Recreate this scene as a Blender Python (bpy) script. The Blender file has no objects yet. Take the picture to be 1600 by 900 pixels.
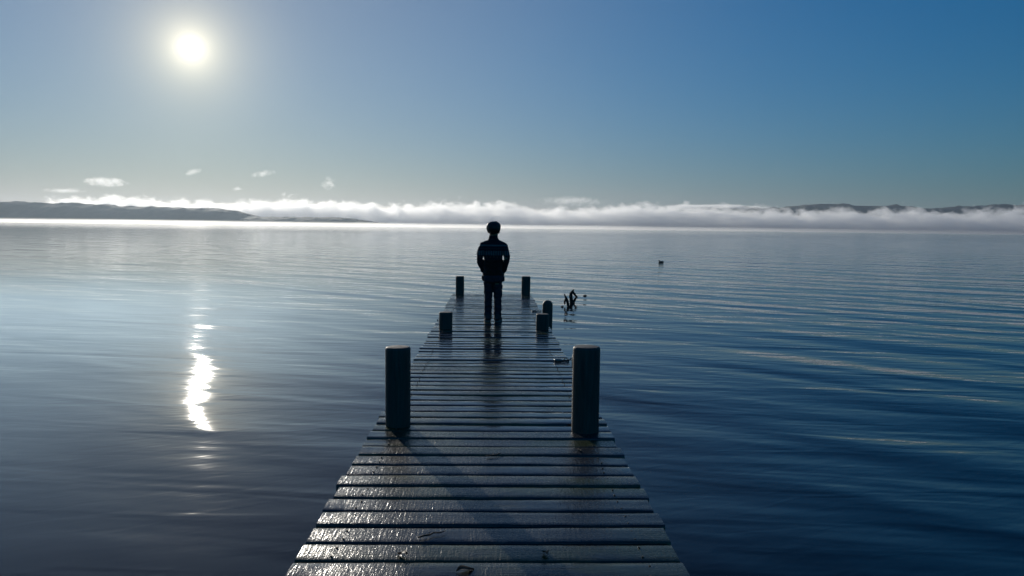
import bpy, bmesh, math, random
import numpy as np
from mathutils import Vector, Matrix, Euler, noise as mn

R = math.radians
random.seed(7); rng = np.random.default_rng(7)
scene = bpy.context.scene

# ------------------------------------------------------------------ camera
W, H, FOC = 1600.0, 900.0, 1200.0
DECK_Z, CAM_Z = 0.85, 2.12
def nrm(v): v = np.array(v, float); return v / np.linalg.norm(v)
Yc = nrm([-30, 94.4, FOC]); v2 = np.array([800, 84.0, FOC])      # jetty direction and the horizon, in camera axes
Zc = nrm(np.cross(v2, Yc)); Zc = Zc if Zc[1] > 0 else -Zc
Xc = np.cross(Yc, Zc); Xc = Xc if Xc[0] > 0 else -Xc
def ray(px, py):
    p = nrm([px - W/2, H/2 - py, FOC]); return np.array([Xc @ p, Yc @ p, Zc @ p])
def onz(px, py, z=DECK_Z):
    d = ray(px, py); return np.array([0, 0, CAM_Z]) + d * ((z - CAM_Z) / d[2])
def at(px, py, Y):
    d = ray(px, py); return np.array([0, 0, CAM_Z]) + d * (Y / d[1])
cd = bpy.data.cameras.new('camera'); cam = bpy.data.objects.new('camera', cd)
scene.collection.objects.link(cam); scene.camera = cam
cd.sensor_width = 36; cd.lens = 36 * FOC / W; cd.clip_start = 0.05; cd.clip_end = 60000
rot = Matrix(((Xc[0], Xc[1], -Xc[2]), (Yc[0], Yc[1], -Yc[2]), (Zc[0], Zc[1], -Zc[2])))
cam.matrix_world = Matrix.Translation((0, 0, CAM_Z)) @ rot.to_4x4()

# ------------------------------------------------------------------ sun and sky
SUN = Vector(ray(298, 75))
SUN_EL = math.asin(SUN.z); SUN_AZ = math.atan2(SUN.x, SUN.y)
world = bpy.data.worlds.new("World"); scene.world = world; world.use_nodes = True
nt = world.node_tree; nt.nodes.clear()
def N(t, typ, **kw):
    n = t.nodes.new(typ)
    for k, v in kw.items():
        if k in ('inp',):
            for a, b in v.items(): n.inputs[a].default_value = b
        else: setattr(n, k, v)
    return n
def math_(t, op, a, b=None, c=None, clamp=False):
    n = t.nodes.new('ShaderNodeMath'); n.operation = op; n.use_clamp = clamp
    for i, v in enumerate((a, b, c)):
        if v is None: continue
        if isinstance(v, (int, float)): n.inputs[i].default_value = v
        else: t.links.new(v, n.inputs[i])
    return n.outputs[0]
sky = N(nt, 'ShaderNodeTexSky', sky_type='NISHITA', sun_disc=False)
sky.sun_elevation = SUN_EL; sky.sun_rotation = SUN_AZ
sky.altitude = 0; sky.air_density = 1.5; sky.dust_density = 0.0; sky.ozone_density = 8.0
bg = N(nt, 'ShaderNodeBackground', inp={'Strength': 0.069})
tint = N(nt, 'ShaderNodeVectorMath', operation='MULTIPLY'); nt.links.new(sky.outputs[0], tint.inputs[0]); tint.inputs[1].default_value = (.08, .81, .99)
nt.links.new(tint.outputs[0], bg.inputs[0])
# the sun itself and the bright air round it: a function of the angle to the sun only
tc = N(nt, 'ShaderNodeTexCoord')
dp = N(nt, 'ShaderNodeVectorMath', operation='DOT_PRODUCT'); nt.links.new(tc.outputs['Generated'], dp.inputs[0])
dp.inputs[1].default_value = SUN
ang = math_(nt, 'MULTIPLY', math_(nt, 'ARCCOSINE', math_(nt, 'MINIMUM', dp.outputs['Value'], 1.0)), 180/math.pi)
disc = math_(nt, 'MULTIPLY', math_(nt, 'SUBTRACT', 1.0, math_(nt, 'DIVIDE', math_(nt, 'SUBTRACT', ang, 0.38), 0.32), clamp=True), 4.0)
def ex(x): return math_(nt, 'EXPONENT', math_(nt, 'MULTIPLY', x, -1.0))
def sq(w): r = math_(nt, 'DIVIDE', ang, w); return math_(nt, 'MULTIPLY', r, r)
sv = N(nt, 'ShaderNodeSeparateXYZ'); nt.links.new(tc.outputs['Generated'], sv.inputs[0])
elev = math_(nt, 'MULTIPLY', math_(nt, 'ARCSINE', math_(nt, 'MAXIMUM', sv.outputs[2], 0.0)), 180/math.pi)
wo = N(nt, 'ShaderNodeOutputWorld'); last = bg.outputs[0]
for colour, strength, k in (((1, .97, .88), disc, 1.0),                                        # the disc
                            ((1, .81, .40), ex(math_(nt, 'DIVIDE', ang, 2.5)), .757),           # aureole
                            ((1, .93, .80), ex(math_(nt, 'DIVIDE', ang, .7)), 1.1),
                            ((1, .67, .06), ex(sq(27.0)), .167),                                # warm air on the sun's side
                            ((1, .06, .32), ex(math_(nt, 'ADD', math_(nt, 'DIVIDE', elev, 5.0), sq(60.0))), .29)):   # warm band along the horizon
    e_ = N(nt, 'ShaderNodeBackground', inp={'Color': (*colour, 1)}); nt.links.new(math_(nt, 'MULTIPLY', strength, k), e_.inputs['Strength'])
    ad = N(nt, 'ShaderNodeAddShader'); nt.links.new(last, ad.inputs[0]); nt.links.new(e_.outputs[0], ad.inputs[1]); last = ad.outputs[0]
nt.links.new(last, wo.inputs[0])

sl = bpy.data.lights.new('sun_light', 'SUN'); sl.energy = 3.0; sl.angle = R(0.53); sl.color = (1, .93, .82)
so = bpy.data.objects.new('sun_light', sl); scene.collection.objects.link(so)
so.rotation_euler = SUN.to_track_quat('Z', 'Y').to_euler(); so.location = (-60, 150, 40)

scene.view_settings.view_transform = 'Standard'; scene.view_settings.look = 'None'
scene.view_settings.exposure = 0.1; scene.view_settings.gamma = 1.0; scene.view_settings.use_curve_mapping = False
scene.render.engine = 'CYCLES'
cy = scene.cycles
cy.use_denoising = True; cy.max_bounces = 10; cy.volume_bounces = 6; cy.diffuse_bounces = 2; cy.glossy_bounces = 3
cy.sample_clamp_indirect = 4.0; cy.caustics_reflective = False; cy.caustics_refractive = False
cy.volume_max_steps = 400

# ------------------------------------------------------------------ helpers
col = scene.collection
def tag(o, label=None, cat=None, group=None, kind=None):
    if label: o['label'] = label
    if cat: o['category'] = cat
    if group: o['group'] = group
    if kind: o['kind'] = kind
    return o
def empty(name, loc=(0, 0, 0), rz=0):
    o = bpy.data.objects.new(name, None); col.objects.link(o); o.location = loc; o.rotation_euler = (0, 0, rz)
    o.empty_display_size = .1; return o
def link(name, me, m=None, parent=None, smooth=True):
    o = bpy.data.objects.new(name, me); col.objects.link(o)
    if m is not None and not me.materials: me.materials.append(m)
    if parent: o.parent = parent
    if smooth: me.polygons.foreach_set('use_smooth', [True] * len(me.polygons))
    return o
def from_bm(name, bm, m, parent=None, smooth=True):
    me = bpy.data.meshes.new(name); bm.normal_update(); bm.to_mesh(me); bm.free()
    return link(name, me, m, parent, smooth)
def pydata(name, v, f, m=None, parent=None, smooth=True):
    me = bpy.data.meshes.new(name); me.from_pydata([tuple(map(float, p)) for p in v], [], f); me.update()
    return link(name, me, m, parent, smooth)
def grid_faces(nu, nv, wrap=False):
    f = []
    for i in range(nu - 1):
        for j in range(nv if wrap else nv - 1):
            k = (j + 1) % nv
            f.append((i*nv+j, i*nv+k, (i+1)*nv+k, (i+1)*nv+j))
    return f
def tube(bm, pts, rads, seg=10, squash=None):
    """a tapered tube with round ends through pts, added to bm"""
    pts = [Vector(p) for p in pts]; n = len(pts)
    rads = [rads] * n if isinstance(rads, (int, float)) else rads
    P, Q = [], []
    d0 = (pts[1] - pts[0]).normalized(); d1 = (pts[-1] - pts[-2]).normalized()
    for a in (0.0, .45, .8): P.append(pts[0] - d0 * rads[0] * math.cos(a*math.pi/2)); Q.append(max(rads[0]*math.sin(a*math.pi/2), rads[0]*.05))
    P += pts; Q += list(rads)
    for a in (.8, .45, 0.0): P.append(pts[-1] + d1 * rads[-1] * math.cos(a*math.pi/2)); Q.append(max(rads[-1]*math.sin(a*math.pi/2), rads[-1]*.05))
    up = Vector((0, 0, 1)) if abs(d0.z) < .9 else Vector((1, 0, 0)); rings = []
    for i, (p, r) in enumerate(zip(P, Q)):
        t = (P[min(i+1, len(P)-1)] - P[max(i-1, 0)]).normalized()
        x = t.cross(up).normalized(); y = x.cross(t).normalized(); up = y
        rings.append([bm.verts.new(p + (x*math.cos(2*math.pi*k/seg) + y*math.sin(2*math.pi*k/seg)) * r) for k in range(seg)])
    for a, b in zip(rings, rings[1:]):
        for k in range(seg): bm.faces.new((a[k], a[(k+1) % seg], b[(k+1) % seg], b[k]))
    bm.faces.new(rings[0][::-1]); bm.faces.new(rings[-1])
def blob(bm, c, r, rotm=None, u=20, v=12):
    m = Matrix.Translation(c) @ (rotm.to_4x4() if rotm else Matrix.Identity(4)) @ Matrix.Diagonal((*r, 1))
    bmesh.ops.create_uvsphere(bm, u_segments=u, v_segments=v, radius=1, matrix=m)
def box(bm, c, s, rotm=None):
    m = Matrix.Translation(c) @ (rotm.to_4x4() if rotm else Matrix.Identity(4)) @ Matrix.Diagonal((*s, 1))
    return bmesh.ops.create_cube(bm, size=1, matrix=m)
def loft(bm, rings):
    """rings of (z, cx, cy, rx, ry) joined into one closed body"""
    seg = 28; L = []
    for (z, cx, cy_, rx, ry) in rings:
        L.append([bm.verts.new((cx + rx*math.copysign(abs(math.cos(t))**.85, math.cos(t)), cy_ + ry*math.copysign(abs(math.sin(t))**.85, math.sin(t)), z))
                  for t in [2*math.pi*k/seg for k in range(seg)]])
    for a, b in zip(L, L[1:]):
        for k in range(seg): bm.faces.new((a[k], a[(k+1) % seg], b[(k+1) % seg], b[k]))
    bm.faces.new(L[0][::-1]); bm.faces.new(L[-1])
def fused(name, bm, m, parent, voxel, smooth=4, wob=None):
    """voxel-remesh the overlapping pieces in bm into ONE continuous surface"""
    bmesh.ops.recalc_face_normals(bm, faces=bm.faces)
    me = bpy.data.meshes.new(name + '_raw'); bm.to_mesh(me); bm.free()
    t = bpy.data.objects.new(name + '_raw', me); col.objects.link(t)
    r = t.modifiers.new('r', 'REMESH'); r.mode = 'VOXEL'; r.voxel_size = voxel; r.use_smooth_shade = True
    s = t.modifiers.new('s', 'SMOOTH'); s.iterations = smooth; s.factor = .5
    bpy.context.view_layer.update()
    out = bpy.data.meshes.new_from_object(t.evaluated_get(bpy.context.evaluated_depsgraph_get()))
    bpy.data.objects.remove(t); bpy.data.meshes.remove(me)
    out.name = name
    if wob:
        for v in out.vertices: v.co = Vector(v.co) + wob(Vector(v.co), v.normal)
    out.materials.clear()
    return link(name, out, m, parent)

# ------------------------------------------------------------------ materials
def mat(name):
    m = bpy.data.materials.new(name); m.use_nodes = True
    t = m.node_tree; b = t.nodes['Principled BSDF']; return m, t, b
def simple(name, c, rough=.6, spec=.5, metal=0, nscale=40, nvar=.25, bump=.0, bscale=60):
    m, t, b = mat(name)
    g = N(t, 'ShaderNodeTexCoord'); n = N(t, 'ShaderNodeTexNoise', inp={'Scale': nscale, 'Detail': 4})
    t.links.new(g.outputs['Object'], n.inputs['Vector'])
    r = N(t, 'ShaderNodeMapRange', inp={'From Min': .3, 'From Max': .7, 'To Min': 1-nvar, 'To Max': 1+nvar}); t.links.new(n.outputs[0], r.inputs[0])
    v = N(t, 'ShaderNodeVectorMath', operation='SCALE'); v.inputs[0].default_value = c; t.links.new(r.outputs[0], v.inputs['Scale'])
    t.links.new(v.outputs[0], b.inputs['Base Color'])
    b.inputs['Roughness'].default_value = rough; b.inputs['Metallic'].default_value = metal; b.inputs['Specular IOR Level'].default_value = spec
    if bump:
        n2 = N(t, 'ShaderNodeTexNoise', inp={'Scale': bscale, 'Detail': 5}); t.links.new(g.outputs['Object'], n2.inputs['Vector'])
        bu = N(t, 'ShaderNodeBump', inp={'Strength': 1, 'Distance': bump}); t.links.new(n2.outputs[0], bu.inputs['Height']); t.links.new(bu.outputs[0], b.inputs['Normal'])
    return m
def mapping(t, src, scale=(1, 1, 1), rz=0, loc=(0, 0, 0)):
    # rotate first, then stretch
    a = N(t, 'ShaderNodeVectorRotate', rotation_type='Z_AXIS'); a.inputs['Angle'].default_value = rz; t.links.new(src, a.inputs['Vector'])
    b = N(t, 'ShaderNodeMapping'); b.inputs['Scale'].default_value = scale; b.inputs['Location'].default_value = loc
    t.links.new(a.outputs[0], b.inputs['Vector']); return b.outputs[0]
def noise_(t, vec, scale=1, detail=3, rough=.5, dist=0):
    n = N(t, 'ShaderNodeTexNoise', inp={'Scale': scale, 'Detail': detail, 'Roughness': rough, 'Distortion': dist})
    t.links.new(vec, n.inputs['Vector']); return n.outputs[0]
def ramp(t, fac, stops):
    r = N(t, 'ShaderNodeValToRGB'); e = r.color_ramp.elements
    while len(e) < len(stops): e.new(.5)
    for el, (p, c) in zip(e, stops): el.position = p; el.color = (c, c, c, 1) if isinstance(c, (int, float)) else (*c, 1)
    t.links.new(fac, r.inputs[0]); return r.outputs[0]
def mix(t, fac, a, b):
    n = N(t, 'ShaderNodeMix', data_type='RGBA')
    for i, v in ((0, fac), (6, a), (7, b)):
        if isinstance(v, (int, float)): n.inputs[i].default_value = v
        elif isinstance(v, tuple): n.inputs[i].default_value = (*v, 1)
        else: t.links.new(v, n.inputs[i])
    return n.outputs[2]

# water ---------------------------------------------------------------
mw, t, b = mat('lake_water')
b.inputs['Base Color'].default_value = (.0004, .004, .010, 1)
b.inputs['Roughness'].default_value = .03; b.inputs['IOR'].default_value = 1.36
g = N(t, 'ShaderNodeNewGeometry').outputs['Position']
def wave_layer(rz_deg, across, along, amp, detail, dist=.3, off=0):
    v = mapping(t, g, (1/along, 1/across, 1), R(rz_deg), (off, off*1.7, 0))
    return math_(t, 'MULTIPLY', noise_(t, v, 1, detail, .45, dist), amp)
h = wave_layer(42, 1.7, 8.0, .088, 1.5)
h = math_(t, 'ADD', h, wave_layer(24, 3.2, 12.0, .080, 1, .3, 40))
h = math_(t, 'ADD', h, wave_layer(14, .8, 3.6, .030, 2.5, .5, 5))
h = math_(t, 'ADD', h, wave_layer(4, .36, 2.0, .0095, 2, .5, 11))
h = math_(t, 'ADD', h, wave_layer(-24, .16, .5, .0028, 2, .5, 23))
# calmer in the lee on the sunward side, livelier to the other side
sw = N(t, 'ShaderNodeSeparateXYZ'); t.links.new(g, sw.inputs[0])
lively = N(t, 'ShaderNodeMapRange', inp={'From Min': -.45, 'From Max': .45, 'To Min': .48, 'To Max': 1.35})
t.links.new(math_(t, 'DIVIDE', sw.outputs[0], math_(t, 'ADD', math_(t, 'ABSOLUTE', sw.outputs[1]), 4.0)), lively.inputs[0])
h = math_(t, 'MULTIPLY', h, lively.outputs[0])
bu = N(t, 'ShaderNodeBump', inp={'Strength': 1, 'Distance': 1}); t.links.new(h, bu.inputs['Height']); t.links.new(bu.outputs[0], b.inputs['Normal'])

# decking ---------------------------------------------------------------
PITCH, BW, BT = .171, .152, .045
md, t, b = mat('wet_mossy_decking')
g = N(t, 'ShaderNodeNewGeometry').outputs['Position']
at_ = N(t, 'ShaderNodeAttribute', attribute_name='board'); bid = at_.outputs['Fac']
off = N(t, 'ShaderNodeCombineXYZ'); t.links.new(math_(t, 'MULTIPLY', bid, 37.0), off.inputs[0]); t.links.new(math_(t, 'MULTIPLY', bid, 91.0), off.inputs[2])
gv = N(t, 'ShaderNodeVectorMath', operation='ADD'); t.links.new(g, gv.inputs[0]); t.links.new(off.outputs[0], gv.inputs[1]); gb = gv.outputs[0]
grain = noise_(t, mapping(t, gb, (5, 90, 60)), 1, 6, .6, .6)
fine = noise_(t, mapping(t, gb, (30, 260, 200)), 1, 4, .6)
saw = noise_(t, mapping(t, gb, (95, 11, 11)), 1, 3, .6, .4)
blot = noise_(t, mapping(t, gb, (2.2, 5, 1)), 1, 4, .6)
wet = noise_(t, mapping(t, g, (1.6, 1.1, 1), 0, (3, 4, 0)), 1, 4, .55)
wood = mix(t, ramp(t, grain, [(.3, 0.), (.7, 1.)]), (.008, .012, .017), (.030, .036, .042))
wood = mix(t, math_(t, 'MULTIPLY', bid, .35), wood, (.020, .020, .020))
mossf = math_(t, 'MULTIPLY', ramp(t, blot, [(.42, 0.), (.56, 1.)]), ramp(t, noise_(t, gb, .6, 1), [(.40, 0.), (.52, 1.)]))
wood = mix(t, math_(t, 'MULTIPLY', mossf, .8), wood, (.040, .052, .014))
spk = noise_(t, mapping(t, gb, (26, 34, 20)), 1, 2, .5)
wood = mix(t, ramp(t, spk, [(.775, 0.), (.80, 1.)]), wood, (.36, .37, .36))
t.links.new(wood, b.inputs['Base Color'])
# a film of water: nearly everywhere on the outer planks, in patches on the near ones
sd = N(t, 'ShaderNodeSeparateXYZ'); t.links.new(g, sd.inputs[0])
outer = N(t, 'ShaderNodeMapRange', inp={'From Min': 3.6, 'From Max': 6.2, 'To Min': -.08, 'To Max': .13}); t.links.new(sd.outputs[1], outer.inputs[0])
film = ramp(t, math_(t, 'SUBTRACT', math_(t, 'ADD', wet, outer.outputs[0]), math_(t, 'MULTIPLY', bid, .10)), [(.40, 0.), (.54, 1.)])
film = math_(t, 'MULTIPLY', film, math_(t, 'SUBTRACT', 1.0, math_(t, 'MULTIPLY', mossf, .6)))
rr = math_(t, 'SUBTRACT', .27, math_(t, 'MULTIPLY', film, .19))
t.links.new(math_(t, 'ADD', rr, math_(t, 'MULTIPLY', math_(t, 'SUBTRACT', fine, .5), .15), clamp=True), b.inputs['Roughness'])
b.inputs['IOR'].default_value = 1.52
hh = math_(t, 'ADD', math_(t, 'MULTIPLY', grain, .0025), math_(t, 'MULTIPLY', saw, .0036))
hh = math_(t, 'ADD', hh, math_(t, 'MULTIPLY', noise_(t, gb, 95, 2, .6), .0022))
hh = math_(t, 'MULTIPLY', hh, math_(t, 'SUBTRACT', 1.0, math_(t, 'MULTIPLY', film, .82)))
hh = math_(t, 'ADD', hh, math_(t, 'MULTIPLY', noise_(t, gb, 16, 2, .5), .0020))
crack = ramp(t, noise_(t, mapping(t, gb, (1.6, 42, 30)), 1, 2, .5, .3), [(.255, 0.), (.30, 1.)])
hh = math_(t, 'ADD', hh, math_(t, 'MULTIPLY', crack, .006))
bu = N(t, 'ShaderNodeBump', inp={'Strength': 1, 'Distance': .55}); t.links.new(hh, bu.inputs['Height']); t.links.new(bu.outputs[0], b.inputs['Normal'])

# post wood (vertical grain) ---------------------------------------------
def post_material(name, c1, c2, rough):
    m, t, b = mat(name)
    g = N(t, 'ShaderNodeTexCoord').outputs['Object']
    gr = noise_(t, mapping(t, g, (60, 60, 4)), 1, 6, .6, .5)
    bl = noise_(t, mapping(t, g, (7, 7, 3)), 1, 4, .6)
    c = mix(t, ramp(t, gr, [(.3, 0.), (.7, 1.)]), c1, c2)
    c = mix(t, math_(t, 'MULTIPLY', ramp(t, bl, [(.5, 0.), (.7, 1.)]), .5), c, (.03, .038, .018))
    t.links.new(c, b.inputs['Base Color']); b.inputs['Roughness'].default_value = rough
    ck = ramp(t, noise_(t, mapping(t, g, (28, 28, 1.3)), 1, 2, .5, .3), [(.27, 0.), (.33, 1.)])
    hgt = math_(t, 'ADD', math_(t, 'MULTIPLY', gr, .003), math_(t, 'MULTIPLY', ck, .005))
    bu = N(t, 'ShaderNodeBump', inp={'Strength': 1, 'Distance': .8}); t.links.new(hgt, bu.inputs['Height']); t.links.new(bu.outputs[0], b.inputs['Normal'])
    return m
mpost = post_material('damp_round_post', (.022, .022, .022), (.065, .062, .055), .6)
mtop, t, b = mat('weathered_end_grain')
g = N(t, 'ShaderNodeTexCoord').outputs['Object']
wv = N(t, 'ShaderNodeTexWave', wave_type='RINGS', rings_direction='Z', inp={'Scale': 26, 'Distortion': 1.2, 'Detail': 2}); t.links.new(g, wv.inputs['Vector'])
sp = noise_(t, mapping(t, g, (22, 7, 5), .6), 1, 4, .6, .6)
c = mix(t, wv.outputs['Fac'], (.07, .07, .065), (.13, .13, .12)); c = mix(t, ramp(t, sp, [(.42, 1.), (.5, 0.)]), c, (.025, .025, .025))
t.links.new(c, b.inputs['Base Color']); b.inputs['Roughness'].default_value = .75
bu = N(t, 'ShaderNodeBump', inp={'Strength': 1, 'Distance': .004}); t.links.new(sp, bu.inputs['Height']); t.links.new(bu.outputs[0], b.inputs['Normal'])
mbeam = simple('wet_beam', (.035, .032, .028), .6, nscale=8, nvar=.4, bump=.003, bscale=30)
msteel = simple('worn_galvanised_steel', (.22, .22, .21), .35, metal=.9, nscale=90, nvar=.3, bump=.0008, bscale=200)
mdead = simple('waterlogged_branch', (.022, .017, .013), .75, nscale=20, nvar=.4, bump=.006, bscale=40)
mskin = simple('skin', (.30, .17, .11), .5, nscale=60, nvar=.08)
mhair = simple('black_hair', (.008, .007, .007), .45, nscale=150, nvar=.4, bump=.002, bscale=180)
meye = simple('eye', (.6, .6, .58), .2, nvar=.02)
mtrous = simple('dark_denim', (.014, .018, .030), .8, nscale=300, nvar=.25, bump=.0008, bscale=500)
mshoe = simple('dark_shoe', (.020, .020, .023), .6, nscale=80, nvar=.3, bump=.0006, bscale=300)
msole = simple('pale_sole', (.16, .16, .16), .6, nscale=80, nvar=.2)
mduck = simple('dark_feathers', (.018, .016, .015), .6, nscale=60, nvar=.5)
mbill = simple('duck_bill', (.25, .22, .16), .4, nvar=.1)
mleaf = simple('sodden_leaf', (.07, .05, .025), .5, nscale=40, nvar=.4, bump=.002)
# fleece jacket with knitted bands, by height on the garment
mj, t, b = mat('patterned_fleece')
tc2 = N(t, 'ShaderNodeTexCoord').outputs['Object']; sx = N(t, 'ShaderNodeSeparateXYZ'); t.links.new(tc2, sx.inputs[0])
zz, xx = sx.outputs[2], sx.outputs[0]
c = mix(t, math_(t, 'GREATER_THAN', zz, .84), (.050, .016, .012), (.012, .014, .024))
c = mix(t, math_(t, 'MULTIPLY', math_(t, 'GREATER_THAN', math_(t, 'ABSOLUTE', xx), .135), .8), c, (.012, .014, .024))
band = lambda lo, hi: math_(t, 'MULTIPLY', math_(t, 'GREATER_THAN', zz, lo), math_(t, 'LESS_THAN', zz, hi))
c = mix(t, band(1.022, 1.042), c, (.13, .15, .17))
c = mix(t, band(.985, .993), c, (.05, .055, .07))
wx = math_(t, 'GREATER_THAN', math_(t, 'SINE', math_(t, 'MULTIPLY', xx, 270.0)), -.1)
c = mix(t, math_(t, 'MULTIPLY', band(.900, .960), wx), c, (.20, .20, .21))
dm = math_(t, 'GREATER_THAN', math_(t, 'SINE', math_(t, 'MULTIPLY', xx, 135.0)), .2)
c = mix(t, math_(t, 'MULTIPLY', band(.866, .888), dm), c, (.14, .06, .045))
fz = noise_(t, tc2, 130, 4, .6)
c = mix(t, math_(t, 'MULTIPLY', fz, .5), c, (.012, .012, .016))
t.links.new(c, b.inputs['Base Color']); b.inputs['Roughness'].default_value = .95; b.inputs['Specular IOR Level'].default_value = .2
b.inputs['Sheen Weight'].default_value = .15
bu = N(t, 'ShaderNodeBump', inp={'Strength': 1, 'Distance': .004}); t.links.new(fz, bu.inputs['Height']); t.links.new(bu.outputs[0], b.inputs['Normal'])
# wooded hills
mh, t, b = mat('wooded_slope')
g = N(t, 'ShaderNodeNewGeometry').outputs['Position']
c = mix(t, ramp(t, noise_(t, g, .012, 6, .65), [(.35, 0.), (.65, 1.)]), (.025, .038, .024), (.045, .055, .034))
t.links.new(c, b.inputs['Base Color']); b.inputs['Roughness'].default_value = .9
mbed = simple('lake_bed', (.10, .09, .07), .9, nscale=.5, nvar=.3)

# ------------------------------------------------------------------ the setting
def f1(x, seed=0): return mn.noise(Vector((x, seed * 7.31, seed * 1.7)))
S = 26000.0
water = pydata('water', [(-S, -4000, 0), (S, -4000, 0), (S, 30000, 0), (-S, 30000, 0)], [(0, 1, 2, 3)], mw, smooth=False)
tag(water, kind='structure')

def hill(name, pts, Y, depth, bump, seed, step=1.6):
    """a wooded ridge: its skyline at distance Y, a front slope down to the water and a back slope"""
    px = np.array([p[0] for p in pts]); py = np.array([p[1] for p in pts])
    xs = np.arange(px[0], px[-1], step); V = []; n = 26
    prof = np.linspace(0, 1, n)
    for i, x in enumerate(xs):
        y = np.interp(x, px, py); top = at(x, y, Y); hgt = max(top[2], 1.0)
        for k, q in enumerate(prof):
            yy = Y - depth * .9 + q * depth * 2.0
            s = math.sin(min(q / .45, 1) * math.pi/2) ** .8 if q < .45 else math.cos((q - .45) / .55 * math.pi/2)
            X = top[0] + (yy - Y) * .12
            z = hgt * s
            e = mn.fractal(Vector((X * .004, yy * .004, seed)), 1.0, 2.1, 4)
            z *= 1 + .14 * e * (1 - abs(q - .45)) if abs(q - .45) > .03 else 1
            if s > .05: z += bump * (mn.noise(Vector((X * .05, yy * .05, seed + 3))) * .5 + max(0, mn.noise(Vector((X * .018, yy * .018, seed + 9)))) * 1.6)
            V.append((X, yy, max(z, -2) if 0 < k < n - 1 else -3))
    o = pydata(name, V, grid_faces(len(xs), n), mh); tag(o, kind='structure'); return o
hill('hills', [(-260, 322), (-120, 318), (-40, 321), (0, 317.5), (24, 314.8), (52, 317.5), (84, 318), (116, 316.5), (136, 320), (160, 320.5), (180, 323), (208, 322.5), (256, 324.5),
               (320, 325.5), (360, 328.5), (380, 333), (400, 339), (440, 339.5), (520, 339.5), (548, 341.5), (568, 345), (600, 349), (622, 352.5), (640, 354)], 5200, 420, 5, 1)
hill('far_hills', [(860, 352), (960, 343), (1030, 333), (1080, 327), (1137, 323), (1187, 327), (1225, 324), (1262, 320), (1285, 318.6), (1319, 319), (1337, 321.6), (1375, 322), (1424, 322),
                   (1439, 326), (1465, 325.7), (1484, 323.5), (1525, 323), (1562, 321), (1600, 322), (1680, 319), (1800, 324), (1960, 330)], 8200, 650, 4, 5)

# air, mist and cloud ------------------------------------------------------
def volume_material(name, col_, dens, aniso, step=None):
    m = bpy.data.materials.new(name); m.use_nodes = True; t = m.node_tree; t.nodes.clear()
    pv = N(t, 'ShaderNodeVolumePrincipled', inp={'Color': (*col_, 1), 'Anisotropy': aniso})
    o = N(t, 'ShaderNodeOutputMaterial'); t.links.new(pv.outputs[0], o.inputs['Volume'])
    if isinstance(dens, float): pv.inputs['Density'].default_value = dens
    else: t.links.new(dens(t), pv.inputs['Density'])
    if step: m.cycles.volume_step_rate = step
    return m
def box_obj(name, lo, hi, m, **kw):
    bm = bmesh.new(); box(bm, [(a+b)/2 for a, b in zip(lo, hi)], [b-a for a, b in zip(lo, hi)])
    o = from_bm(name, bm, m, smooth=False); tag(o, **kw); return o
HAZE = True; FOG = True
if HAZE:
    box_obj('haze', (-9000, -300, -4), (11500, 10500, 310), volume_material('haze_air', (.60, .74, .88), 3.2e-5, .55), kind='stuff', label='thin blue air haze over the lake', cat='haze')
tops = [(60, 340), (85, 316), (150, 315), (190, 311), (215, 312), (260, 318), (320, 319), (380, 318), (430, 316), (465, 317), (500, 320), (540, 321), (580, 320), (640, 323), (690, 321),
        (740, 324), (780, 322), (820, 327), (860, 330), (900, 330), (960, 325), (1010, 322), (1060, 325), (1130, 329), (1200, 330), (1300, 332), (1450, 333), (1600, 331), (1750, 330), (1900, 334)]
BY = 5900.0
X0, X1 = at(40, 345, BY)[0], at(1900, 360, BY)[0]
def fog_density(t):
    g = N(t, 'ShaderNodeNewGeometry').outputs['Position']; s = N(t, 'ShaderNodeSeparateXYZ'); t.links.new(g, s.inputs[0])
    u = math_(t, 'DIVIDE', math_(t, 'SUBTRACT', s.outputs[0], X0), X1 - X0)
    fc = N(t, 'ShaderNodeFloatCurve'); cu = fc.mapping.curves[0]
    pts = [((at(x, y, BY)[0] - X0) / (X1 - X0), at(x, y, BY)[2] / 300) for x, y in tops]
    cu.points[0].location = (0, 0); cu.points[1].location = (1, pts[-1][1])
    for p in pts:
        if 0 < p[0] < 1: cu.points.new(*p)
    fc.mapping.update(); t.links.new(u, fc.inputs['Value'])
    top = math_(t, 'MULTIPLY', fc.outputs[0], 300.0)
    # rounded front and back: the bank is lower towards its faces
    q = math_(t, 'DIVIDE', math_(t, 'SUBTRACT', s.outputs[1], BY), 380.0)
    top = math_(t, 'MULTIPLY', top, math_(t, 'SUBTRACT', 1.05, math_(t, 'MULTIPLY', math_(t, 'MULTIPLY', q, q), .75)))
    n1 = math_(t, 'SUBTRACT', noise_(t, mapping(t, g, (1/110, 1/110, 1/75)), 1, 6, .62, .3), .5)
    n2 = math_(t, 'SUBTRACT', noise_(t, mapping(t, g, (1/420, 1/300, 1/200)), 1, 2, .5, .3), .5)
    billow = math_(t, 'ADD', math_(t, 'MULTIPLY', n1, 350.0), math_(t, 'MULTIPLY', n2, 80.0))
    d = math_(t, 'DIVIDE', math_(t, 'ADD', math_(t, 'SUBTRACT', math_(t, 'SUBTRACT', top, 3.0), s.outputs[2]), billow), 18.0, clamp=True)
    return math_(t, 'MULTIPLY', d, .0075)
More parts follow.
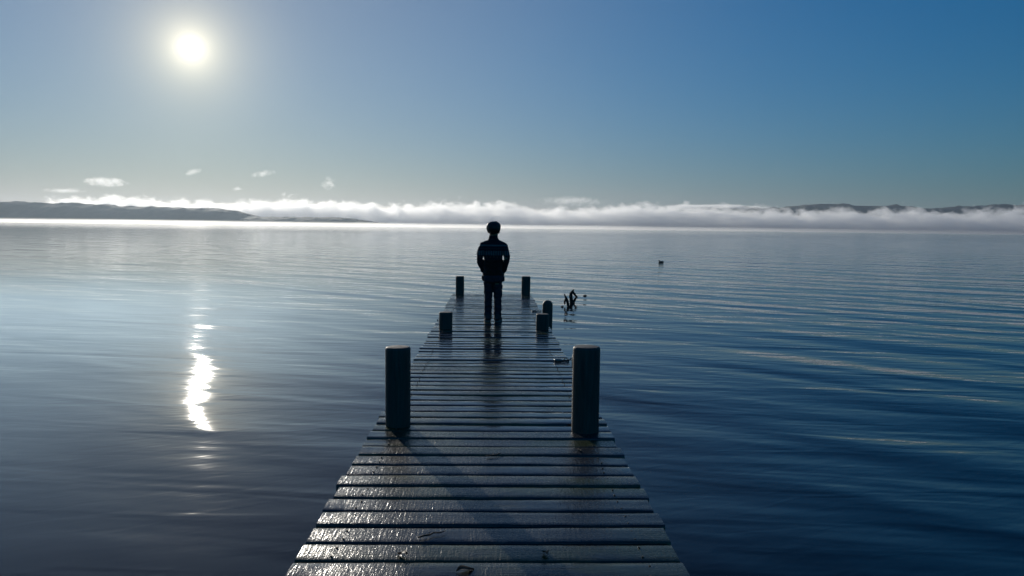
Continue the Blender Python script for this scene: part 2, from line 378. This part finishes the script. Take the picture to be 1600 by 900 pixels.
if FOG:
    box_obj('fog_bank', (X0, BY - 380, -1), (X1, BY + 380, 260), volume_material('fog', (1, 1, 1), fog_density, .55, .05), kind='stuff', label='long low bank of white fog lying on the far side of the lake', cat='fog')
    def mist_density(t):
        g = N(t, 'ShaderNodeNewGeometry').outputs['Position']; s = N(t, 'ShaderNodeSeparateXYZ'); t.links.new(g, s.inputs[0])
        n1 = noise_(t, mapping(t, g, (1/300, 1/900, 1/60)), 1, 2)
        return math_(t, 'MULTIPLY', math_(t, 'SUBTRACT', math_(t, 'ADD', .7, n1), math_(t, 'DIVIDE', s.outputs[2], 16.0), clamp=True), math_(t, 'MULTIPLY', math_(t, 'MAXIMUM', math_(t, 'SUBTRACT', .75, math_(t, 'DIVIDE', s.outputs[0], 5000.0), clamp=True), .2), .0009))
    box_obj('mist', (-8000, 2600, .1), (9500, 4400, 16), volume_material('low_mist', (1, 1, 1), mist_density, .6, .08), kind='stuff', label='thin bright strip of mist lying on the far water', cat='mist')
    def veil_density(t):  # added volume that brightens the near-left water, standing in for lens veil
        g = N(t, 'ShaderNodeNewGeometry').outputs['Position']; s = N(t, 'ShaderNodeSeparateXYZ'); t.links.new(g, s.inputs[0])
        def soft(o, c_, w): return math_(t, 'SUBTRACT', 1.0, math_(t, 'POWER', math_(t, 'ABSOLUTE', math_(t, 'DIVIDE', math_(t, 'SUBTRACT', o, c_), w)), 2.0), clamp=True)
        n1 = ramp(t, noise_(t, mapping(t, g, (.35, .25, .9)), 1, 4, .6, .5), [(.3, .25), (.7, 1.)])
        f = math_(t, 'MULTIPLY', soft(s.outputs[0], -11.0, 10.2), soft(s.outputs[1], 13.0, 12.0))
        f = math_(t, 'MULTIPLY', f, math_(t, 'SUBTRACT', 1.0, math_(t, 'DIVIDE', s.outputs[2], 1.1), clamp=True))
        return math_(t, 'MULTIPLY', math_(t, 'MULTIPLY', f, n1), .088)
    box_obj('veil', (-21.2, 1.0, .05), (-.85, 25.0, 1.15), volume_material('glare_veil', (.62, .82, 1), veil_density, .6, .6), kind='stuff', label='faint steam added to brighten the calm water beside the jetty, under the sun', cat='veil')
    def ellipsoid_cloud(name, px, py, Y, rw, rh, dens, seed, label, tilt=0, sc=160, nz=1.6, ry=None):
        c = at(px, py, Y); k = Y / FOC
        bm = bmesh.new(); bmesh.ops.create_uvsphere(bm, u_segments=24, v_segments=16, radius=1)
        def dn(t):
            o_ = N(t, 'ShaderNodeTexCoord').outputs['Object']; ln = N(t, 'ShaderNodeVectorMath', operation='LENGTH'); t.links.new(o_, ln.inputs[0])
            g = N(t, 'ShaderNodeNewGeometry').outputs['Position']
            n1 = math_(t, 'MULTIPLY', math_(t, 'SUBTRACT', noise_(t, mapping(t, g, (1.5/sc, 1.5/sc, 2.2/sc), 0, (seed, 0, 0)), 1, 5, .6, .4), .5), nz)
            body = math_(t, 'SUBTRACT', math_(t, 'ADD', math_(t, 'SUBTRACT', 1.0, ln.outputs['Value']), n1), .3, clamp=True)
            # fade out at the very rim
            rim = math_(t, 'MULTIPLY', math_(t, 'SUBTRACT', 1.0, ln.outputs['Value'], clamp=True), 6.0, clamp=True)
            return math_(t, 'MULTIPLY', math_(t, 'MULTIPLY', body, rim), dens)
        o = from_bm(name, bm, volume_material(name + '_vapour', (1, 1, 1), dn, .5, .6))
        o.location = c; o.scale = (rw*k, ry or rw*k*.7, rh*k); o.rotation_euler = (0, R(tilt), 0)
        tag(o, label, 'cloud', None, 'stuff')
    ellipsoid_cloud('cloud', 1120, 325.5, 8200, 135, 9, .03, 3, 'smooth cap of cloud draped over the far ridge', 0, 260, .9, 500)
    ellipsoid_cloud('cloud', 165, 284, 9500, 40, 9, .012, 5, 'small white cloud puff high above the left hills', 0, 130, 2.6)
    ellipsoid_cloud('cloud', 100, 298, 9500, 40, 5, .006, 6, 'faint flat wisp of cloud left of the puff', 0, 130, 2.6)
    ellipsoid_cloud('cloud', 301, 269, 9500, 18, 6, .006, 7, 'tiny cloud wisp highest over the hills', -20, 110, 2.6)
    ellipsoid_cloud('cloud', 411, 271, 9500, 24, 6, .006, 8, 'thin wisp of cloud right of the tiny one', -8, 110, 2.6)
    ellipsoid_cloud('cloud', 371, 295, 9500, 12, 5, .009, 9, 'tiny cloud dot just above the fog', 0, 90, 2.3)
    ellipsoid_cloud('cloud', 513, 287, 9500, 14, 15, .008, 10, 'upright torn cloud wisp above the end of the hills', 0, 100, 2.6)
    ellipsoid_cloud('cloud', 895, 314, 9000, 60, 9, .004, 11, 'ragged cloud wisps just above the middle of the fog bank', 0, 120, 3.0)

# ------------------------------------------------------------------ jetty
HWX = .745
jetty = empty('jetty', (0, 6.5, 0))
tag(jetty, 'narrow wet wooden jetty with cross planks running out over the lake', 'jetty')
JO = Vector((0, 6.5, 0))
Y_END = 14.80
bm = bmesh.new(); lay = bm.faces.layers.float.new('board')
nb = 98
for i in range(nb):
    yc = Y_END - BW/2 - i * PITCH + random.uniform(-.002, .002)
    val = random.random()
    hl = HWX + random.uniform(-.012, .012); hr = HWX + random.uniform(-.012, .012); dz = random.uniform(-.003, .003)
    tilt = random.uniform(-.012, .012); skew = random.uniform(-.0025, .0025)
    nseg = 30; bw = BW / 2 + random.uniform(-.003, .001)
    # cross-section with eased edges and a slightly cupped top
    e = .006; cup = random.uniform(-.0015, .002)
    prof = [(-bw, -BT), (-bw, -e), (-bw + e*.4, -e*.35), (-bw + e*1.3, 0), (-bw*.45, cup), (0, cup*1.3), (bw*.45, cup), (bw - e*1.3, 0), (bw - e*.4, -e*.35), (bw, -e), (bw, -BT)]
    rings = []
    for s in range(nseg + 1):
        x = -hl + (hl + hr) * s / nseg; r = []
        wz = f1(x * 1.3, i) * .0035; wy = f1(x * 2.5, i + 50) * .0018
        for j, (py, pz) in enumerate(prof):
            jz = f1(x * 22, i * 3 + j) * .0012 if j in (2, 3, 7, 8) else 0
            r.append(bm.verts.new((x, yc + py + skew * x + wy + jz - JO.y, DECK_Z + pz + dz + wz + tilt * py + jz)))
        rings.append(r)
    fs = []
    for a, c2 in zip(rings, rings[1:]):
        for j in range(len(prof)):
            k = (j + 1) % len(prof)
            fs.append(bm.faces.new((a[j], c2[j], c2[k], a[k])))
    fs.append(bm.faces.new(rings[0])); fs.append(bm.faces.new(rings[-1][::-1]))
    for f in fs: f[lay] = val
bmesh.ops.recalc_face_normals(bm, faces=bm.faces)
# nail heads where the boards cross the beams
for i in range(nb):
    yc = Y_END - BW/2 - i * PITCH
    for x in (-.60, .60):
        for q in (-.042, .042):
            g_ = bmesh.ops.create_cone(bm, cap_ends=True, segments=10, radius1=.0048, radius2=.004, depth=.006,
                                  matrix=Matrix.Translation((x + random.uniform(-.008, .008), yc + q + random.uniform(-.006, .006) - JO.y, DECK_Z + .0005)))
            for v in g_['verts']:
                for f in v.link_faces: f.material_index = 1
deck = from_bm('deck', bm, md, jetty); deck.data.set_sharp_from_angle(angle=R(38)); deck.data.materials.append(simple('rusty_nail', (.09, .07, .055), .5, metal=.6, nvar=.3))
for x in (-.60, .60):
    bm = bmesh.new(); box(bm, (x, (Y_END - 2.0) / 2 - JO.y, DECK_Z - BT - .006 - .10), (.07, Y_END + 2.0 - .06, .20)); from_bm('edge_beam', bm, mbeam, jetty, False)
for y in (14.36, 9.32, 4.60, .5):
    bm = bmesh.new(); box(bm, (0, y - JO.y, DECK_Z - .345), (1.40, .10, .18)); from_bm('cross_beam', bm, mbeam, jetty, False)

def post_mesh(r, ztop, zbot, seed, dome=0.0, flat=.012):
    """a round timber with a softly broken top edge; origin on its axis at z = 0"""
    bm = bmesh.new(); seg = 40; rings = []
    zs = list(np.linspace(zbot, ztop - flat * 1.6, 30)); rs = [r] * 30
    for a in (.25, .55, .8, 1.0): zs.append(ztop - flat * 1.6 * (1 - math.sin(a*math.pi/2))); rs.append(r - flat * .9 * (1 - math.cos(a*math.pi/2)))
    if dome:
        zs, rs = zs[:30], rs[:30]; zs[-1] = ztop - dome
        for a in np.linspace(.12, .92, 8): zs.append(ztop - dome * (1 - math.sin(a*math.pi/2))); rs.append(r * math.cos(a*math.pi/2) ** .8)
    for z, q in zip(zs, rs):
        ring = []
        for k in range(seg):
            a = 2*math.pi*k/seg
            d = 1 + .05 * mn.noise(Vector((math.cos(a)*1.2 + seed*5, math.sin(a)*1.2, z*1.1))) + .012 * mn.noise(Vector((math.cos(a)*5, math.sin(a)*5 + seed, z*2)))
            ring.append(bm.verts.new((q*d*math.cos(a), q*d*math.sin(a), z)))
        rings.append(ring)
    for a, c2 in zip(rings, rings[1:]):
        for k in range(seg): bm.faces.new((a[k], a[(k+1) % seg], c2[(k+1) % seg], c2[k]))
    last = rings[-1]; n0 = len(bm.faces); prev = last; z = zs[-1]
    for q in (.7, .35):
        ring = [bm.verts.new((v.co.x*q, v.co.y*q, z + .002 * mn.noise(Vector((v.co.x*40*q, v.co.y*40*q, seed))) + (1-q)*.003)) for v in last]
        for k in range(seg): bm.faces.new((prev[k], prev[(k+1) % seg], ring[(k+1) % seg], ring[k])).material_index = 1
        prev = ring
    bm.faces.new(prev).material_index = 1; bm.faces.new(rings[0][::-1])
    me = bpy.data.meshes.new('post'); bm.normal_update(); bm.to_mesh(me); bm.free()
    me.materials.append(mpost); me.materials.append(mtop); return me
posts = [(-.595, 4.86, .080, .505, 1), (.598, 4.74, .086, .535, 2), (-.582, 9.56, .084, .210, 3), (.624, 9.59, .080, .197, 4), (-.617, 14.60, .081, .342, 5), (.633, 14.60, .083, .352, 6)]
for x, y, r, hgt, sd in posts:
    o = link('post', post_mesh(r, DECK_Z + hgt, -1.6, sd), None, jetty); o.location = (x, y - JO.y, 0)
    o.rotation_euler = (R(random.uniform(-.8, .8)), R(random.uniform(-.8, .8)), sd)

def pile(x, y, r, top, sd, label):
    o = link('mooring_pile', post_mesh(r, DECK_Z + top, -1.6, sd, dome=.07), None); o.location = (x, y, 0)
    tag(o, label, 'pile', 'round mooring piles outside the jetty edge')
pile(.848, 11.65, .078, .175, 11, 'round-topped mooring pile outside the right edge of the jetty, beyond the short posts')
pile(.850, 7.30, .076, .100, 12, 'mooring pile outside the jetty edge, almost hidden behind the tall right post')
# chains that tie the jetty edge to the piles
def chain(x, y, label, n=5):
    o = empty('mooring_chain', (x, y, DECK_Z)); tag(o, label, 'chain', 'mooring chains')
    bm = bmesh.new()
    for i in range(n):
        u = i / (n - 1); p = Vector((.03 + .16*u, -.01 + .03*math.sin(u*3), .013 + .012*(i % 2) - (.01 if u > .8 else 0)))
        pts = []
        for k in range(13):
            a = 2*math.pi*k/12; w = Vector((.026*math.cos(a), .0135*math.sin(a), 0))
            if i % 2: w = Vector((w.x, 0, w.y))
            pts.append(p + w)
        tube(bm, pts, .0052, 8)
    from_bm('links', bm, simple('dark_chain', (.05, .045, .04), .5, metal=.7, nvar=.3), o)
    bm = bmesh.new(); pts = []
    for k in range(11):
        a = math.pi * (.12 + 1.76*k/10); pts.append(Vector((-.035 + .045*math.cos(a), .030*math.sin(a), .016)))
    tube(bm, pts, .011, 10); tube(bm, [(.008, -.030, .016), (.008, .030, .016)], .009, 10)
    from_bm('shackle', bm, msteel, o); o.scale = (.72, .72, .72)
    return o
chain(.67, 11.62, 'steel shackle and chain on the deck edge beside the round-topped pile')
chain(.665, 7.28, 'steel shackle and chain on the deck edge just behind the tall right post')

# small litter on the planks
def twig(px, py, ln, rz, label):
    p = onz(px, py); bm = bmesh.new(); pts = []; n = 6
    for k in range(n): u = k/(n-1) - .5; pts.append((u*ln, f1(k*.7, px)*ln*.25, .006 + abs(f1(k, py))*.004))
    tube(bm, pts, [.0035, .004, .0035, .003, .0025, .0015], 7); tube(bm, [pts[2], (pts[2][0] + ln*.12, ln*.22, .012)], [.0022, .001], 6)
    o = from_bm('twig', bm, mdead); o.location = (p[0], p[1], DECK_Z + .002); o.rotation_euler = (0, 0, rz); tag(o, label, 'twig', 'twigs and bits on the planks')
twig(773, 713, .10, .5, 'dark twig in the middle of the planks, level with the post shadow')
twig(676, 838, .12, .8, 'dark forked twig on the near planks, toward the bright wet side')
twig(905, 705, .05, 2.1, 'short twig on the planks below the tall right post')
def leaf(px, py, s, rz, label):
    p = onz(px, py); bm = bmesh.new(); V = []
    for i in range(7):
        u = i/6; w = math.sin(math.pi*u)**.8 * s*.32
        V.append([bm.verts.new((u*s - s/2, j*w, .003 + .006*abs(j) + .006*math.sin(u*5))) for j in (-1, -.5, 0, .5, 1)])
    for a, c2 in zip(V, V[1:]):
        for j in range(4):
            try: bm.faces.new((a[j], a[j+1], c2[j+1], c2[j]))
            except ValueError: pass
    bmesh.ops.solidify(bm, geom=bm.faces[:], thickness=.001)
    o = from_bm('leaf', bm, mleaf); o.location = (p[0], p[1], DECK_Z + .003); o.rotation_euler = (0, 0, rz); tag(o, label, 'leaf', 'sodden leaves on the planks')
leaf(727, 893, .07, .4, 'curled wet leaf on the nearest plank, left of centre')
leaf(852, 866, .045, 1.9, 'small wet leaf on the near planks, right of centre')
leaf(629, 868, .05, 2.6, 'small wet leaf on the near planks at the bright wet side')

# ------------------------------------------------------------------ the child
child = empty('person', (.012, 10.36, DECK_Z))
tag(child, 'child in patterned fleece and dark trousers, hands in pockets, standing near the jetty end', 'person')
child.rotation_euler = (0, 0, R(-4))
def hull(bm, a, c, ra, rc, seg=14):
    tube(bm, [a, Vector(a).lerp(Vector(c), .5), c], [ra, (ra+rc)/2, rc], seg)
# body: one continuous surface (faces the lake, +Y)
bm = bmesh.new()
blob(bm, (0, .005, 1.240), (.070, .088, .088)); blob(bm, (0, .030, 1.195), (.060, .066, .062)); blob(bm, (0, .050, 1.158), (.030, .030, .022))   # skull, face, chin
tube(bm, [(0, .078, 1.245), (0, .095, 1.222), (0, .104, 1.206)], [.008, .010, .013], 10)                            # nose
for s in (-1, 1):
    blob(bm, (s*.010, .094, 1.202), (.008, .009, .007)); blob(bm, (s*.026, .076, 1.262), (.022, .010, .007))          # nostril wing, brow
    blob(bm, (s*.036, .060, 1.205), (.022, .022, .022)); blob(bm, (s*.074, -.002, 1.222), (.010, .019, .030), Euler((.15, 0, s*.35)).to_matrix())
blob(bm, (0, .088, 1.181), (.020, .010, .006)); blob(bm, (0, .086, 1.172), (.017, .010, .006))                       # lips
hull(bm, (0, -.008, 1.07), (0, 0, 1.18), .052, .048)
loft(bm, [(.60, 0, 0, .105, .075), (.66, 0, 0, .100, .070), (.74, 0, 0, .092, .064), (.86, 0, 0, .102, .070), (.97, 0, 0, .118, .074), (1.03, 0, -.004, .120, .066), (1.075, 0, -.006, .085, .050), (1.10, 0, -.006, .045, .04)])
for s in (-1, 1):
    hull(bm, (s*.125, -.005, 1.035), (s*.180, -.040, .87), .042, .034); hull(bm, (s*.180, -.040, .87), (s*.142, .040, .705), .034, .023)
    w = Vector((s*.142, .040, .705)); pd = Vector((-s*.10, .35, -.93)).normalized()
    pm = w + pd*.045; rm = Euler((-.36, s*.1, 0)).to_matrix(); blob(bm, pm, (.017, .030, .042), rm)
    for k, (ln, off) in enumerate(((.052, -.024), (.060, -.008), (.056, .008), (.044, .022))):
        b0 = pm + pd*.028 + Vector((0, off, 0)); b1 = b0 + pd*ln*.5 + Vector((-s*.004, 0, 0)); b2 = b1 + (pd + Vector((-s*.5, 0, 0))).normalized()*ln*.5
        tube(bm, [b0, b1, b2], [.0085, .0078, .0065], 8)
    t0 = pm + Vector((0, .020, .018)); tube(bm, [t0, t0 + Vector((-s*.006, .024, -.022)), t0 + Vector((-s*.010, .034, -.046))], [.0100, .0088, .0070], 8)
    hull(bm, (s*.062, 0, .60), (s*.060, .008, .33), .068, .046); hull(bm, (s*.060, .008, .33), (s*.064, -.006, .07), .044, .029)
    tube(bm, [(s*.064, -.02, .035), (s*.070, .06, .028), (s*.078, .11, .022)], [.030, .028, .020], 10)
body = fused('body', bm, mskin, child, .0058, 3)
for s in (-1, 1):
    bm = bmesh.new(); blob(bm, (s*.028, .078, 1.240), (.0115, .010, .0085)); from_bm('eye', bm, meye, child)
# fleece jacket
bm = bmesh.new()
loft(bm, [(.628, 0, .0, .132, .095), (.645, 0, 0, .138, .100), (.70, 0, 0, .124, .096), (.79, 0, 0, .126, .092), (.88, 0, 0, .127, .094), (.92, 0, 0, .134, .094), (.98, 0, -.002, .146, .094), (1.035, 0, -.006, .152, .084),
          (1.075, 0, -.008, .120, .070), (1.10, 0, -.008, .080, .062), (1.125, 0, -.004, .062, .060), (1.165, 0, .000, .056, .058)])
for s in (-1, 1):
    tube(bm, [(s*.085, -.006, 1.055), (s*.138, -.008, 1.030), (s*.168, -.022, .955), (s*.187 + .004, -.038, .875 + .008*s), (s*.176, -.010, .805 + .006*s), (s*.152, .022, .735), (s*.145, .034, .700)],
         [.046, .052, .048, .042, .042, .040, .034], 18)
    tube(bm, [(s*.147, .031, .712), (s*.145, .035, .694)], [.038, .036], 18)
def cloth_wob(amp, sz):
    def w(p, n):
        a = mn.fractal(Vector((p.x*sz, p.y*sz, p.z*sz*1.6)), 1.0, 2.0, 3); return Vector(n) * a * amp
    return w
fused('jacket', bm, mj, child, .0065, 4, cloth_wob(.009, 12))
# trousers
bm = bmesh.new()
loft(bm, [(.53, 0, 0, .122, .088), (.58, 0, 0, .132, .096), (.63, 0, 0, .126, .090), (.68, 0, 0, .116, .084)])
for s in (-1, 1):
    tube(bm, [(s*.060, 0, .58), (s*.062, .002, .48), (s*.065, .006, .36), (s*.065, 0, .24), (s*.066, -.004, .12), (s*.066, -.004, .055)], [.065, .064, .056 + .002*s, .052, .051, .050], 20)
    blob(bm, (s*.128, .018, .590), (.030, .045, .050)); blob(bm, (s*.066, -.060, .585), (.045, .036, .055))
    for q in range(5): blob(bm, (s*.066, .004, .07 + q*.032), (.0535 - .0006*q, .056, .011))
fused('trousers', bm, mtrous, child, .0065, 2, cloth_wob(.011, 15))
for s in (-1, 1):
    bm = bmesh.new(); rm = Euler((0, 0, -s*.22)).to_matrix(); c0 = Vector((s*.064, -.01, 0))
    V = lambda x, y, z: c0 + rm @ Vector((x, y, z))
    tube(bm, [V(0, -.030, .048), V(0, .02, .046), V(0, .08, .036), V(0, .125, .030)], [.042, .043, .040, .030], 16)
    tube(bm, [V(0, -.022, .05), V(0, -.018, .085)], [.043, .040], 16)
    sh = fused('shoe', bm, mshoe, child, .006, 2)
    for v in sh.data.vertices: v.co.z = max(v.co.z, .018)
    bm = bmesh.new(); ring = []
    out = [(math.cos(a), math.sin(a)) for a in np.linspace(0, 2*math.pi, 28, endpoint=False)]
    lo = [bm.verts.new(V(.046*x*(1 - .10*max(y, 0)), .052 + .104*y, .001)) for x, y in out]; hi = [bm.verts.new(V(.048*x*(1 - .10*max(y, 0)), .052 + .106*y, .024)) for x, y in out]
    for k in range(28): bm.faces.new((lo[k], lo[(k+1) % 28], hi[(k+1) % 28], hi[k]))
    bm.faces.new(hi); bm.faces.new(lo[::-1]); from_bm('sole', bm, msole, sh, False)
# hair: a mop of overlapping locks that parts at the crown
bm = bmesh.new(); blob(bm, (0, -.004, 1.258), (.079, .094, .082))
hr = random.Random(3)
for i in range(210):
    a = hr.uniform(0, 2*math.pi); front = math.sin(a) > .55
    el0 = hr.uniform(.50, 1.35); ln = (1.35 if front else 2.0) * hr.uniform(.75, 1.05); pts = []; n = 6
    if abs(math.cos(a)) < .25 and not front: ln *= 1.05
    for k in range(n):
        el = el0 - ln * k/(n-1); rr_ = 1 + .02*math.sin(k*1.2 + i) + .025*math.sin(math.pi*k/(n-1)) + hr.uniform(-.01, .03)
        e2_ = max(el, -.75)
        p = Vector((.078*math.cos(a)*math.cos(e2_), .094*math.sin(a)*math.cos(e2_) - .004, .085*math.sin(e2_))) * rr_
        if el < -.75: p.z += (el + .75) * .03
        p.x *= 1 + .20 * max(0, min(1, p.z/.06)) * (1 - max(0, p.z - .065)/.06); p.x += .012 * f1(k*.5, i); pts.append(Vector((0, 0, 1.258)) + p + Vector((0, 0, .004)))
    pts = [p for p in pts if p.z > (1.240 if front else (1.165 if abs(p.x) < .035 else 1.205 + .02*f1(i*3.3, 4)))]
    if len(pts) > 2: tube(bm, pts, [.009, .011, .011, .009, .007, .004][:len(pts)], 7)
for s in (-1, 1):
    blob(bm, (s*.026 + .004, -.01 + .01*s, 1.335 + .003*s), (.030, .05, .018)); tube(bm, [(s*.045, -.02, 1.332), (s*.066, -.03, 1.325), (s*.084, -.035, 1.305)], [.010, .007, .003], 7)
    tube(bm, [(s*.074, .02, 1.28), (s*.077, .02, 1.24), (s*.073, .022, 1.205), (s*.068, .02, 1.19 - .012*s)], [.013, .010, .007, .003], 8)
fused('hair', bm, mhair, child, .0045, 1)

# ------------------------------------------------------------------ things in the water
def branch(name, px, py, segs, label, k=.0185):
    p = onz(px, py, 0); o = None; bm = bmesh.new()
    for pts, r in segs:
        P = [Vector(((x - px)*k, (dy or 0), (py - y)*k)) for x, y, dy in pts]
        P = [q + Vector((f1(q.z*9, px)*.012, 0, 0)) for q in P]
        tube(bm, P, r, 10)
    o = fused(name, bm, mdead, None, .009, 1, lambda q, n: Vector(n) * mn.noise(q*28) * .010)
    o.location = (p[0], p[1], 0); tag(o, label, 'branch', 'dead branches sticking out of the water'); return o
KS = .0172
branch('dead_branch', 886, 479, [([(888.5, 490, 0), (887.8, 479, 0), (886.5, 472, 0), (885, 467, 0), (881.5, 459.5, 0)], [.042, .040, .038, .038, .016]),
                                 ([(884.5, 466, 0), (882.5, 470, .04), (882.3, 474.5, .06)], [.032, .030, .024])], 'thin forked dead branch in the water beside the jetty, the one nearer the pile', KS)
branch('dead_branch', 894, 473, [([(893.5, 482, 0), (893.2, 473, 0), (891.5, 463, 0), (892.5, 458, 0), (896, 452.5, 0)], [.058, .056, .052, .050, .020]),
                                 ([(895, 456, 0), (898, 460, .03), (901, 464, .05), (897.5, 470, .04), (894.5, 476, .02)], [.030, .036, .034, .042, .036])], 'thick bent dead branch looping out of the water', .0183)
for px, py, s, lab in ((914, 463, .055, 'small dark bit of wood floating right of the dead branches'), (878.5, 480, .040, 'tiny dark scrap floating left of the thin dead branch')):
    p = onz(px, py, 0); bm = bmesh.new(); blob(bm, (0, 0, .3), (1, .7, .55))
    for v in bm.verts: v.co *= s * (1 + .3*mn.noise(v.co*2))
    o = from_bm('driftwood', bm, mdead); o.location = (p[0], p[1], 0); tag(o, lab, 'driftwood')
# duck, head to the left
p = onz(1033, 410.5, 0); bm = bmesh.new()
tube(bm, [(-.12, 0, .035), (-.04, 0, .045), (.06, 0, .050), (.13, 0, .062), (.165, 0, .085)], [.050, .078, .078, .050, .018], 18)
tube(bm, [(-.11, 0, .06), (-.125, 0, .11), (-.118, 0, .155)], [.040, .026, .024], 14); blob(bm, (-.128, 0, .178), (.040, .028, .029))
duck = fused('duck', bm, mduck, None, .007, 3); duck.location = (p[0], p[1], -.012); tag(duck, 'small dark duck swimming alone on the open water', 'duck')
bm = bmesh.new(); tube(bm, [(-.155, 0, .175), (-.180, 0, .168), (-.195, 0, .166)], [.012, .010, .006], 10)
from_bm('bill', bm, mbill, duck)
